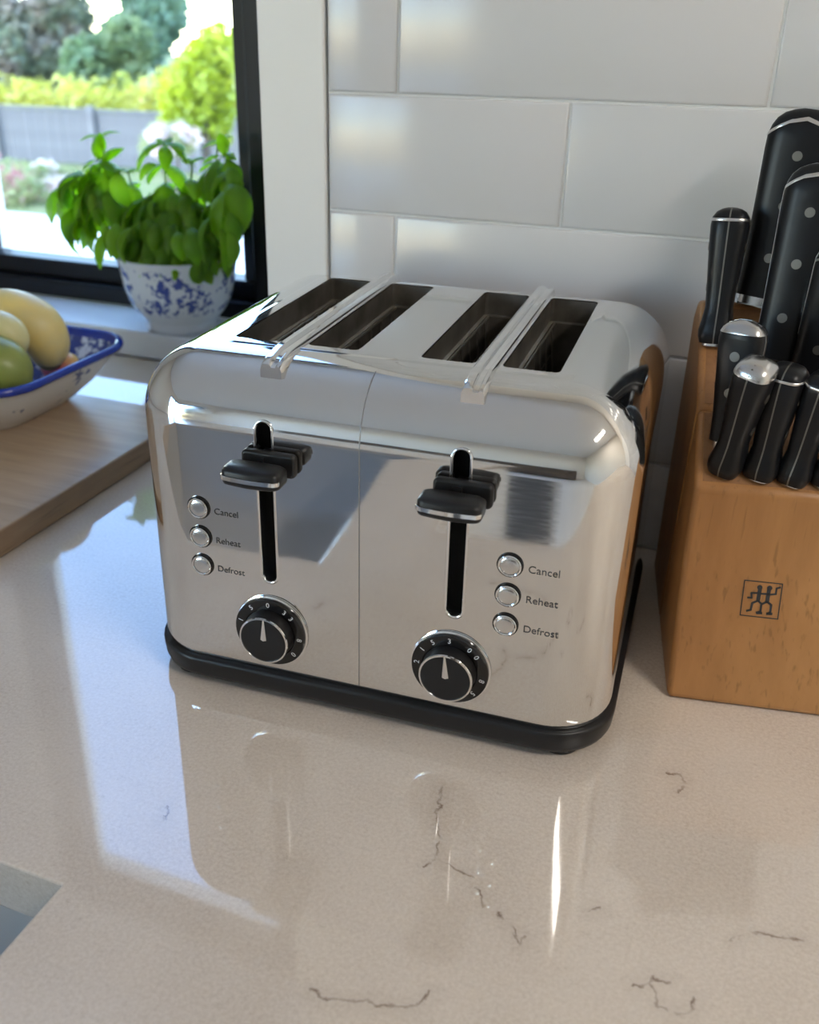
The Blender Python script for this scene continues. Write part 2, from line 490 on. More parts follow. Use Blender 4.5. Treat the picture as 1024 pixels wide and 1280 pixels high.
for row in range(-4, 4):
    z0, z1 = ZT + row * TH_, ZT + (row + 1) * TH_
    z0 = max(z0, 0.001)
    off = 0.0 if row % 2 == 0 else 0.15
    for k in range(-2, 5):
        x0, x1 = XA + off + k * TW_, XA + off + (k + 1) * TW_
        x0 = max(x0, TRIM_R + 0.0005); x1 = min(x1, 0.95)
        if x1 - x0 > 0.02: tile(x0, x1, z0, z1)
struct(MB().box((TRIM_R + 0.001, -0.002, ZT + 4 * TH_), (WX1, 0.0023, CEIL)).obj('wall_upper', 'wall_paint'))

# window: outer frame, sash, glass
win = struct(empty('window_1', ((GX0 + GX1) / 2, REC, 0.04)))
def wobj(mb, name, mat, **k):
    o = mb.obj(name, mat, **k); o.parent = win; o.matrix_parent_inverse = Matrix.Translation(-Vector(win.location)); return o
fo = MB()
fx0, fx1, fz0, fz1 = GX0 - 0.055, GX1 + 0.075, 0.040, GZ1 + 0.055
y0, y1 = REC - 0.004, REC + 0.075
fo.box((fx0, y0, fz0), (fx1, y1, fz0 + 0.026)).box((fx0, y0, fz1 - 0.026), (fx1, y1, fz1))
fo.box((fx0, y0, fz0 + 0.026), (fx0 + 0.026, y1, fz1 - 0.026)).box((fx1 - 0.048, y0, fz0 + 0.026), (fx1, y1, fz1 - 0.026))
wobj(fo, 'window_frame', 'frame_black', bevel=0.003)
sa = MB()
ys0, ys1 = REC + 0.016, REC + 0.06
sa.box((fx0 + 0.026, ys0, fz0 + 0.026), (fx1 - 0.048, ys1, GZ0)).box((fx0 + 0.026, ys0, GZ1), (fx1 - 0.048, ys1, fz1 - 0.026))
sa.box((fx0 + 0.026, ys0, GZ0), (GX0, ys1, GZ1)).box((GX1, ys0, GZ0), (fx1 - 0.048, ys1, GZ1))
wobj(sa, 'sash', 'frame_black', bevel=0.003)
wobj(MB().box((GX0 - 0.004, REC + 0.036, GZ0 - 0.004), (GX1 + 0.004, REC + 0.040, GZ1 + 0.004)), 'pane', 'window_glass', smooth=False)
# sill (upstand) below the window
struct(MB().box((WX0 + 0.001, 0.2945, 0.0005), (TRIM_L + 0.003, REC - 0.0045, 0.040)).obj('sill', 'sill_white', bevel=0.003))

# worktop: L-shaped slab with a cut-out for the sink in the left leg
SX, SY, LEG_X, FRONT, TK = -0.3140, -0.5394, -0.225, -0.632, 0.040
xs = [WX0 + 0.001, -0.80, TRIM_L + 0.0035, SX, LEG_X, WX1 - 0.001]
ys = [-1.75, -1.04, FRONT, SY, -0.0008, 0.294]
def is_top(i, j):
    x, y = (xs[i] + xs[i + 1]) / 2, (ys[j] + ys[j + 1]) / 2
    if y < FRONT and x > LEG_X: return False
    if -0.80 < x < SX and -1.04 < y < SY: return False
    if y > -0.0008 and x > TRIM_L: return False
    return True
bm = bmesh.new()
vt = {}
def gv_(i, j):
    if (i, j) not in vt: vt[(i, j)] = bm.verts.new((xs[i] if not (i == 3 and j == 99) else 0, ys[j], 0))
    return vt[(i, j)]
for i in range(5):
    for j in range(5):
        if is_top(i, j): bm.faces.new([gv_(i, j), gv_(i + 1, j), gv_(i + 1, j + 1), gv_(i, j + 1)])
ext = bmesh.ops.extrude_face_region(bm, geom=bm.faces[:])
for g in ext['geom']:
    if isinstance(g, bmesh.types.BMVert): g.co.z = -TK
bmesh.ops.recalc_face_normals(bm, faces=bm.faces)
# the recess starts at the trim: pull the strip behind the tiles' end back
me = bpy.data.meshes.new('worktop'); bm.to_mesh(me); bm.free()
me.materials.append(MATS['quartz'])
wt = link('worktop', me)
bv = wt.modifiers.new('bevel', 'BEVEL'); bv.width = 0.0014; bv.segments = 2; bv.limit_method = 'ANGLE'; bv.angle_limit = R(40)
tag(wt, 'polished beige quartz worktop with brown cracks, running under the toaster', 'worktop')

# undermount sink
sk = MB()
outer = lambda ins, z: rrect(0.243 - ins, 0.2503 - ins, 0.02, 6, -0.557, -0.7897, z)
sk.loft([outer(-0.012, -TK - 0.0030), outer(-0.003, -TK - 0.0030), outer(-0.003, -0.20), outer(0.02, -0.225)], cap0=False)
sink = sk.obj('sink', 'sink_steel', angle=50)
sink.modifiers.new('solid', 'SOLIDIFY').thickness = 0.0012
sink.modifiers['solid'].offset = -1
tag(sink, 'stainless steel undermount sink bowl below the worktop cut-out', 'sink')
# base cabinets carry the worktop
cab = MB().box((LEG_X + 0.03, FRONT + 0.03, FLOOR + 0.1), (WX1 - 0.002, -0.02, -TK - 0.001)).box((LEG_X + 0.03, FRONT + 0.09, FLOOR + 0.0005), (WX1 - 0.002, -0.02, FLOOR + 0.1))
tag(cab.obj('base_cabinet', 'cabinet_white', smooth=False), 'white base cabinet run below the toaster worktop', 'cabinet')
cab = MB().box((LEG_X - 0.05, -1.72, FLOOR + 0.0005), (LEG_X - 0.03, FRONT + 0.02, -TK - 0.001)).box((WX0 + 0.01, -1.72, FLOOR + 0.0005), (LEG_X - 0.05, -1.70, -TK - 0.001))
tag(cab.obj('base_cabinet', 'cabinet_white', smooth=False), 'white cabinet panels below the sink worktop leg', 'cabinet')

mat_ = MB().loft([rrect(0.20, 0.42, 0.02, 4, 0, 0, z) for z in (0.0005, 0.008)]).obj('added_floor_mat', 'mat_felt', None, loc=(-0.33, -2.66, FLOOR), bevel=0.002)  # added unseen mat, only there as a dark reflection in the toaster front
tag(mat_, 'dark grey runner mat added out of view to reflect in the toaster front', 'mat')
sd_ = tag(empty('added_sideboard', (-0.3, WY + 0.24, FLOOR)), 'low dark timber cabinet added at the opposite wall to reflect in the chrome', 'added_sideboard')  # added unseen furniture, gives the chrome a dark reflected band
MB().box((-1.2, -0.22, 0.08), (1.2, 0.22, 0.86)).obj('carcass', 'bark', sd_, bevel=0.006)
for k in range(4): MB().box((-1.18 + 0.595 * k, 0.221, 0.10), (-1.18 + 0.595 * k + 0.575, 0.240, 0.84)).obj('door', 'bark', sd_, bevel=0.003)
for sx_ in (-1.1, 1.1):
    for sy_ in (-0.16, 0.16): MB().box((sx_ - 0.03, sy_ - 0.03, 0.0005), (sx_ + 0.03, sy_ + 0.03, 0.08)).obj('leg', 'bark', sd_, smooth=False)

# added unseen ceiling lamp: brightens the worktop, narrow for a thin streak
for i, ((lx, ly), (lw, lh), en) in enumerate(LIGHTS):
    lt = empty('added_ceiling_lamp', (lx, ly, CEIL - 0.03))
    tag(lt, 'long narrow white ceiling lamp, added out of view to light the worktop', 'lamp', None)
    MB().box((-lw / 2 - 0.02, -lh / 2 - 0.02, 0.004), (lw / 2 + 0.02, lh / 2 + 0.02, 0.0299)).obj('housing', 'lamp_white', lt, bevel=0.004)
    MB().box((-lw / 2, -lh / 2, 0.0), (lw / 2, lh / 2, 0.004)).obj('diffuser', 'added_lamp_glow', lt, smooth=False)
    ld = bpy.data.lights.new('added_lamp_light', 'AREA')
    ld.shape = 'RECTANGLE'; ld.size = lw; ld.size_y = lh; ld.energy = en; ld.color = (1.0, 0.93, 0.84)
    lo = bpy.data.objects.new('added_lamp_light', ld); COL.objects.link(lo); lo.parent = lt; lo.location = (0, 0, -0.002)

# ================================================================== TOASTER
TY = R(3.3285)
toaster = tag(empty('toaster', (-0.2171, -0.3362, 0), TY), 'shiny chrome four-slice toaster with black base, two levers and two dials', 'toaster')
HX, D, H, ZB = 0.1685, 0.2900, 0.2498, 0.0235
RC, RT = 0.043, 0.046
CYT = D / 2
rings = []
NC = 14
def tring(ins, z, r=None): return rrect(HX - ins, D / 2 - ins, max(RC - ins, 0.006) if r is None else r, NC, 0, CYT, z)
rings.append(tring(0.004, ZB))
rings.append(tring(0.0012, ZB + 0.0006))
rings.append(tring(0.0, ZB + 0.003))
for z in (ZB + 0.01, 0.10, H - RT - 0.012, H - RT - 0.002): rings.append(tring(0.0, z))
NA = 18
for i in range(NA + 1):
    a = R(90 * i / NA)
    rings.append(tring(RT * (1 - math.cos(a)), H - 0.0010 - RT + RT * math.sin(a)))
rings.append(rrect(HX - RT - 0.0015, D / 2 - RT - 0.0006, 0.012, NC, 0, CYT, H - 0.0009))
rings.append(rrect(HX - RT - 0.0035, D / 2 - RT - 0.0020, 0.014, NC, 0, CYT, H - 0.0001))
rings.append(rrect(HX - RT - 0.0045, D / 2 - RT - 0.0026, 0.014, NC, 0, CYT, H))
body_me = MB().loft(rings).mesh('body', 'chrome', True, 60)
body = link('body', body_me, toaster)
cut = MB()
SLOTS = [(-0.1101, -0.0740), (-0.0568, -0.0209), (0.0209, 0.0568), (0.0740, 0.1101)]
SYF, SYB = 0.0560, 0.2381
A_L, ZST, ZSB = 0.0647, 0.2146, 0.0975
for x0, x1 in SLOTS:
    cx, hx = (x0 + x1) / 2, (x1 - x0) / 2
    cut.loft([rrect(hx, (SYB - SYF) / 2, 0.004, 4, cx, (SYB + SYF) / 2, z) for z in (H - 0.16, H + 0.02)])
LW = 0.0058
for s in (-1, 1):
    pts = []
    for k in range(9): a = R(180 * k / 8); pts.append((s * A_L + LW * math.cos(a), ZST - LW + LW * math.sin(a)))
    for k in range(9): a = R(180 + 180 * k / 8); pts.append((s * A_L + LW * math.cos(a), ZSB + LW + LW * math.sin(a)))
    cut.loft([[(x, y, z) for x, z in pts] for y in (-0.02, 0.012)])
cutter = cut.obj('cutter', 'chrome', smooth=False)
cutter.parent = toaster
bo = body.modifiers.new('cut', 'BOOLEAN'); bo.operation = 'DIFFERENCE'; bo.object = cutter; bo.solver = 'EXACT'
bpy.context.view_layer.update()
dg = bpy.context.evaluated_depsgraph_get()
new = bpy.data.meshes.new_from_object(body.evaluated_get(dg))
body.modifiers.clear()
body.data = new
bpy.data.objects.remove(cutter)
new.polygons.foreach_set('use_smooth', [True] * len(new.polygons))
new.set_sharp_from_angle(angle=R(32))

for x0, x1 in SLOTS:       # liners of the bread slots
    cx, hx, cy, hy = (x0 + x1) / 2, (x1 - x0) / 2, (SYB + SYF) / 2, (SYB - SYF) / 2
    sb = MB()
    e = 0.0004
    r = lambda ins, z: rrect(hx - e - ins, hy - e - ins, 0.0035, 4, cx, cy, z)
    sb.loft([r(0, H - 0.0008), r(0, H - 0.018), r(0.0022, H - 0.019), r(0.0022, H - 0.158)], cap0=False)
    slot = sb.obj('bread_slot', 'slot_metal', toaster, angle=30)
    wi = MB()
    for sx in (-1, 1):
        xw = cx + sx * (hx - 0.0042)
        for k in range(7):
            yy = SYF + 0.016 + k * (SYB - SYF - 0.032) / 6
            wi.tube([(xw, yy, H - 0.020), (xw - sx * 0.004, yy, H - 0.06), (xw - sx * 0.004, yy, H - 0.15)], 0.0008, 6)
        wi.tube([(xw, SYF + 0.003, H - 0.0195), (xw, SYB - 0.003, H - 0.0195)], 0.0010, 6)
        for zz in (0.045, 0.07, 0.095, 0.12): wi.tube([(xw + sx * 0.001, SYF + 0.004, H - zz), (xw + sx * 0.001, SYB - 0.004, H - zz)], 0.0006, 6)
    wi.obj('guard_wires', 'wire_metal', slot)

for s in (-1, 1):          # raised rails between the slots of each pair
    prof = [(-0.0074, -0.0100), (-0.0072, -0.0006), (-0.0062, 0.0028), (-0.0054, 0.0034), (-0.0016, 0.0036), (-0.0008, 0.0032), (0.0002, 0.0014), (0.0030, 0.0012), (0.0042, 0.0024), (0.0060, 0.0022), (0.0070, -0.0006), (0.0072, -0.0100)]
    cxr = s * 0.0654
    rl = [[(cxr + px_, y, H + (pz * k if pz > -0.005 else pz + (0.004 if y > 0.25 else 0.0)) + dz) for px_, pz in prof] for y, k, dz in ((0.0165, 0.9, -0.0058), (0.0178, 1.0, -0.0050), (0.026, 1.0, -0.0024), (0.036, 1.0, -0.0004), (0.046, 1.0, 0.0), (0.245, 1.0, 0.0), (0.262, 1.0, -0.0005), (0.266, 0.6, -0.0035))]
    MB().loft(rl).obj('slot_rail', 'chrome_trim', toaster, angle=28)

# seam between the two front panels
sm = MB()
path = [(0.0, ZB + 0.004)] + [(0.0, z) for z in (0.06, 0.12, H - RT - 0.001)]
for i in range(0, 15):
    a = R(90 * i / NA); path.append((RT * (1 - math.cos(a)), H - 0.0010 - RT + RT * math.sin(a)))
ring_l = []
for i, (y, z) in enumerate(path):
    p0, p1 = path[max(i - 1, 0)], path[min(i + 1, len(path) - 1)]
    dy, dz = p1[0] - p0[0], p1[1] - p0[1]; L_ = math.hypot(dy, dz); ny, nz = -dz / L_, dy / L_
    ring_l.append([(-0.0004, y + ny * 0.00005, z + nz * 0.00005), (-0.0003, y + ny * 0.00022, z + nz * 0.00022), (0.0003, y + ny * 0.00022, z + nz * 0.00022), (0.0004, y + ny * 0.00005, z + nz * 0.00005)])
sm.loft(ring_l).obj('panel_seam', 'seam_dark', toaster)

# black base skirt and feet
bs = MB()
br = lambda ins, z: rrect(HX - ins, D / 2 - ins, RC - ins, 12, 0, CYT, z)
bs.loft([br(0.012, 0.0050), br(0.0020, 0.0052), br(-0.0008, 0.0066), br(-0.0022, 0.0100), br(-0.0032, 0.0200), br(-0.0028, 0.0222), br(-0.0016, 0.0232), br(0.003, 0.0236)])
base = bs.obj('base', 'black_plastic', toaster, angle=50)
for sx in (-1, 1):
    for yy in (0.0195, D - 0.0195):
        fm = MB().lathe([(0.0125, 0.0002), (0.0135, 0.001), (0.0140, 0.0060)], 24)
        fm.obj('foot', 'black_plastic', base, loc=(sx * (HX - 0.030), yy, 0))

# rounded box in the toaster frame
def soft_box(name, mat, c, half, r, parent, bevel=0.0015):
    mb = MB()
    rg = [[(x, y, z) for (x, z, y) in [(p[0], p[1], yy) for p in rrect(half[0], half[2], r, 5)]] for yy in (-half[1], half[1])]
    mb.loft(rg)
    return mb.obj(name, mat, parent, bevel=bevel, seg=3, loc=c)
for s in (-1, 1):
    xc = s * A_L + (0.0025 if s < 0 else 0.0)
    # slot lining
    MB().box((s * A_L - LW, 0.0105, ZSB), (s * A_L + LW, 0.0118, ZST)).obj('lever_slot', 'slot_black', toaster, smooth=False)
    rim = MB()
    pts = []
    for k in range(13): a = R(180 * k / 12); pts.append((math.cos(a), math.sin(a), ZST - LW))
    for k in range(13): a = R(180 + 180 * k / 12); pts.append((math.cos(a), math.sin(a), ZSB + LW))
    def rr_(w, y): return [(s * A_L + w * cx_, y + (0.0008 if z0 > 0.2 and sn > 0.3 else 0.0), z0 + w * sn) for cx_, sn, z0 in pts]
    rim.loft([rr_(LW + 0.0012, 0.0001), rr_(LW + 0.0008, -0.0005), rr_(LW - 0.0002, -0.0005), rr_(LW - 0.0008, 0.0004), rr_(LW - 0.0008, 0.011)], cap0=False, cap1=False)
    rim.obj('slot_trim', 'chrome_trim', toaster, angle=60)
    lev = empty('lever', (0, 0, 0), 0, toaster)
    MB().box((s * A_L - 0.0030, -0.009, 0.1845), (s * A_L + 0.0030, 0.009, 0.1935)).obj('stem', 'black_plastic', lev)
    soft_box('back_plate', 'black_plastic', (xc + 0.0030, -0.0040, 0.1890), (0.0186, 0.0030, 0.0080), 0.0035, lev, 0.0018)
    pad = MB()
    # paddle: flat pad, rounded front corners, front face slightly bowed
    def pring(ins, z, yb=-0.0125, yf=-0.0300, w=0.0195):
        out = []
        rr0 = 0.005
        w2 = w - ins; f = yf + ins; bk = yb - ins * 0.5
        for k in range(6): a = R(180 + 90 * k / 5); out.append((xc - w2 + rr0 + rr0 * math.cos(a), f + rr0 + rr0 * math.sin(a), z))
        for k in range(1, 6): t = k / 6; out.append((xc + (-w2 + rr0) * (1 - t) + (w2 - rr0) * t, f - 0.0012 * math.sin(math.pi * t), z))
        for k in range(6): a = R(270 + 90 * k / 5); out.append((xc + w2 - rr0 + rr0 * math.cos(a), f + rr0 + rr0 * math.sin(a), z))
        out += [(xc + w2, bk - 0.002, z), (xc + w2 - 0.003, bk, z), (xc - w2 + 0.003, bk, z), (xc - w2, bk - 0.002, z)]
        return out
    zp = 0.1812
    pad.loft([pring(0.0022, zp), pring(0.0004, zp + 0.0012), pring(0, zp + 0.0030), pring(0, zp + 0.0095), pring(0.0008, zp + 0.0110), pring(0.0028, zp + 0.0122)])
    paddle = pad.obj('paddle', 'black_plastic', lev, angle=50)
    st = MB()
    rg = []
    for off, z in ((-0.0002, zp + 0.0040), (-0.0007, zp + 0.0043), (-0.0007, zp + 0.0069), (-0.0002, zp + 0.0072)):
        rg.append(pring(off, z)[1:16])
    st.loft(rg, False, False, closed=False)
    so_ = st.obj('silver_stripe', 'chrome_trim', lev)
    sd = so_.modifiers.new('solid', 'SOLIDIFY'); sd.thickness = 0.0004; sd.offset = -1

# dials
ROT_F = Matrix.Rotation(R(90), 4, 'X')       # lathe axis z -> -y (towards the front)
DIG = {-1: [('1', 197), ('1', 163), ('5', 126), ('0', 91), ('3', 58), ('3', 42), ('8', 357), ('0', 322)],
       1: [('2', 176), ('1', 147), ('5', 122), ('3', 92), ('0', 55), ('0', 38), ('8', 350), ('5', 318)]}
for s in (-1, 1):
    dl = empty('dial', (s * A_L, 0, 0.0592), 0, toaster)
    MB().lathe([(0.0274, 0.0002), (0.0274, 0.0012), (0.0266, 0.0016)], 56).obj('bezel', 'chrome_trim', dl, rot=(R(90), 0, 0))
    pl = MB().lathe([(0.0262, 0.0004), (0.0262, 0.0036), (0.0254, 0.0044), (0.0192, 0.0046), (0.0186, 0.0040)], 56).obj('scale_ring', 'black_gloss', dl, rot=(R(90), 0, 0))
    kn = MB().lathe([(0.0182, 0.0036), (0.0180, 0.010), (0.0176, 0.0140), (0.0168, 0.0146), (0.0155, 0.0146)], 56).obj('knob', 'black_plastic', dl, rot=(R(90), 0, 0))
    rg = [[(r0 * math.cos(2 * math.pi * k / 56), r0 * math.sin(2 * math.pi * k / 56), z0) for k in range(56)] for r0, z0 in ((0.0177, 0.0134), (0.0181, 0.0142), (0.0178, 0.0150), (0.0168, 0.0152), (0.0165, 0.0144), (0.0177, 0.0134))]
    MB().loft(rg, False, False).obj('chrome_ring', 'chrome_trim', dl, rot=(R(90), 0, 0))
    MB().add([(-0.0022, 0.0005, 0.0147), (0.0022, 0.0005, 0.0147), (0.0009, 0.0172, 0.0155), (-0.0003, 0.0172, 0.0155), (0.0, 0.0, 0.0153), (0.0003, 0.0172, 0.0160)],
             [(0, 4, 5, 3), (4, 1, 2, 5), (0, 3, 2, 1), (0, 1, 4), (3, 5, 2)]).obj('pointer', 'tang_steel', dl).matrix_local = ROT_F @ Matrix.Rotation(R(-2 if s < 0 else 4), 4, 'Z')
    for ch, ang in DIG[s]:
        a = R(ang)
        t = link('digit', text_mesh(ch, 0.0052, 'print_white', 0.00005, 'CENTER'), dl)
        t.matrix_local = ROT_F @ Matrix.Translation((0.0223 * math.cos(a), 0.0223 * math.sin(a), 0.0046)) @ Matrix.Rotation(a - R(90), 4, 'Z')

# push buttons with print
TXT = ['Cancel', 'Reheat', 'Defrost']
BTN = {-1: [(-0.1150, 0.1464), (-0.1152, 0.1243), (-0.1154, 0.1022)], 1: [(0.0987, 0.1430), (0.0987, 0.1215), (0.0987, 0.0998)]}
for s in (-1, 1):
    for k, (bx, bz) in enumerate(BTN[s]):
        bt = empty('button', (bx, 0, bz), 0, toaster)
        MB().lathe([(0.0084, 0.0001), (0.0084, 0.0008), (0.0074, 0.0010)], 36).obj('well', 'black_gloss', bt, rot=(R(90), 0, 0))
        rg = [[(r0 * math.cos(2 * math.pi * q / 36), r0 * math.sin(2 * math.pi * q / 36), z0) for q in range(36)] for r0, z0 in ((0.0073, 0.0008), (0.0074, 0.0022), (0.0068, 0.0026), (0.0062, 0.0022), (0.0062, 0.0008))]
        MB().loft(rg, False, False).obj('ring', 'chrome_trim', bt, rot=(R(90), 0, 0))
        MB().lathe([(0.0062, 0.0008), (0.0061, 0.0017), (0.0054, 0.0021), (0.003, 0.0023)], 36).obj('cap', 'button_face', bt, rot=(R(90), 0, 0))
        t = link('print', text_mesh(TXT[k], 0.0066 if s < 0 else 0.0072, 'print_dark', 0.00004), toaster, loc=(bx + 0.0112, -0.0002, bz - 0.0012), rot=(R(90), 0, 0))

# ================================================================== KNIFE BLOCK
KB = R(10.5)
KO = on_z(833, 873, 0)
block = tag(empty('knife_block', (KO.x, KO.y, 0), KB), 'light brown beech knife block with a square logo, full of black knives', 'knife block')
KW = 0.136
PROF = [(0.0, 0.0006), (0.0335, 0.1063), (0.0345, 0.1546), (0.1646, 0.2527), (0.1800, 0.2500), (0.1935, 0.2350), (0.1985, 0.0006)]
def block_solid(prof, name, mats, x0=0.0, x1=KW, bev=0.004):
    mb = MB()
    n = len(prof)
    mb.add([(x0, y, z) for y, z in prof] + [(x1, y, z) for y, z in prof], [tuple(range(n - 1, -1, -1)), tuple(range(n, 2 * n))] + [(i, (i + 1) % n, (i + 1) % n + n, i + n) for i in range(n)])
    return mb.obj(name, mats, block, bevel=bev, seg=3, angle=30)
TH = math.atan2(0.2527 - 0.1546, 0.1646 - 0.0345)
def top_pt(x, s_): return Vector((x, 0.0345 + s_ * math.cos(TH), 0.1546 + s_ * math.sin(TH)))
SJ = 0.066
pj_ = top_pt(0, SJ)
low = [PROF[0], PROF[1], PROF[2], (pj_.y, pj_.z), (pj_.y + 0.020, 0.0006)]
upp = [(pj_.y + 0.0202, 0.0006), (pj_.y + 0.0002, pj_.z + 0.0001), PROF[3], PROF[4], PROF[5], PROF[6]]
block_solid(low, 'front_section', 'beech')
block_solid(upp, 'rear_section', 'beech')
# end-grain faces on the slanted top, with slots
for a, b_ in ((0.006, SJ - 0.004), (SJ + 0.004, 0.157)):
    p, q = top_pt(0, a), top_pt(0, b_)
    nrm = Vector((0, -math.sin(TH), math.cos(TH)))
    mb = MB()
    vs = [(0.005, p.y, p.z), (KW - 0.005, p.y, p.z), (KW - 0.005, q.y, q.z), (0.005, q.y, q.z)]
    mb.loft([[tuple(Vector(v) - nrm * 0.001) for v in vs], [tuple(Vector(v) + nrm * 0.0002) for v in vs]])
    mb.obj('end_grain', 'beech_end', block, smooth=False)
def slit(x, s0, s1, w=0.004):
    p, q = top_pt(x, s0), top_pt(x, s1)
    nrm = Vector((0, -math.sin(TH), math.cos(TH)))
    vs = [Vector((x - w / 2, p.y, p.z)), Vector((x + w / 2, p.y, p.z)), Vector((x + w / 2, q.y, q.z)), Vector((x - w / 2, q.y, q.z))]
    MB().loft([[tuple(v - nrm * 0.001) for v in vs], [tuple(v + nrm * 0.0004) for v in vs]]).obj('knife_slit', 'slot_black', block, smooth=False)
slit(0.0135, 0.073, 0.089)
for i in range(5): slit(0.0165 + 0.0225 * i, 0.012, 0.024, 0.006)
# printed logo on the sloping front face: framed square with two stick figures
def logo():
    mb = MB()
    fa = math.atan2(0.1063, 0.0335)
    def P(u, w): return (u, w * math.cos(fa) - 0.0002, w * math.sin(fa) + 0.0006)
    def ribbon(pts, wd):
        for (a0, b0), (a1, b1) in zip(pts, pts[1:]):
            dx, dy = a1 - a0, b1 - b0; L_ = math.hypot(dx, dy) or 1; nx, ny = -dy / L_ * wd / 2, dx / L_ * wd / 2
            ex, ey = dx / L_ * wd * 0.3, dy / L_ * wd * 0.3
            mb.add([P(a0 + nx - ex, b0 + ny - ey), P(a0 - nx - ex, b0 - ny - ey), P(a1 - nx + ex, b1 - ny + ey), P(a1 + nx + ex, b1 + ny + ey)], [(0, 1, 2, 3)])
    def disc(u, w, r0): mb.add([P(u + r0 * math.cos(k * math.pi / 6), w + r0 * math.sin(k * math.pi / 6)) for k in range(12)], [tuple(range(12))])
    S = 0.0255; u0, w0 = 0.0432, 0.0680
    M = lambda x, y: (u0 + x * S, w0 + y * S)       # unit square coordinates
    ribbon([M(0, 0), M(1, 0), M(1, 1), M(0, 1), M(0, 0)], 0.0007)
    for x, y in ((0.42, 0.84), (0.68, 0.85)): disc(*M(x, y), 0.0018)
    for pts, wd in (([(0.43, 0.80), (0.42, 0.46)], 0.0026), ([(0.67, 0.80), (0.66, 0.46)], 0.0026),
                    ([(0.44, 0.68), (0.22, 0.66), (0.24, 0.52), (0.14, 0.52)], 0.0013), ([(0.42, 0.66), (0.68, 0.68)], 0.0013),
                    ([(0.68, 0.66), (0.86, 0.70), (0.86, 0.86), (0.95, 0.90)], 0.0013),
                    ([(0.42, 0.46), (0.28, 0.38), (0.26, 0.18), (0.16, 0.14)], 0.0015), ([(0.42, 0.46), (0.52, 0.38), (0.52, 0.16), (0.42, 0.12)], 0.0015),
                    ([(0.66, 0.46), (0.54, 0.38)], 0.0015), ([(0.66, 0.46), (0.78, 0.38), (0.78, 0.16), (0.70, 0.12)], 0.0015), ([(0.70, 0.12), (0.82, 0.13)], 0.0018), ([(0.44, 0.11), (0.55, 0.12)], 0.0018)):
        ribbon([M(*p) for p in pts], wd)
    o = mb.obj('logo', 'print_dark', block, smooth=False)
    sd = o.modifiers.new('solid', 'SOLIDIFY'); sd.thickness = 0.0002; sd.offset = 0
logo()

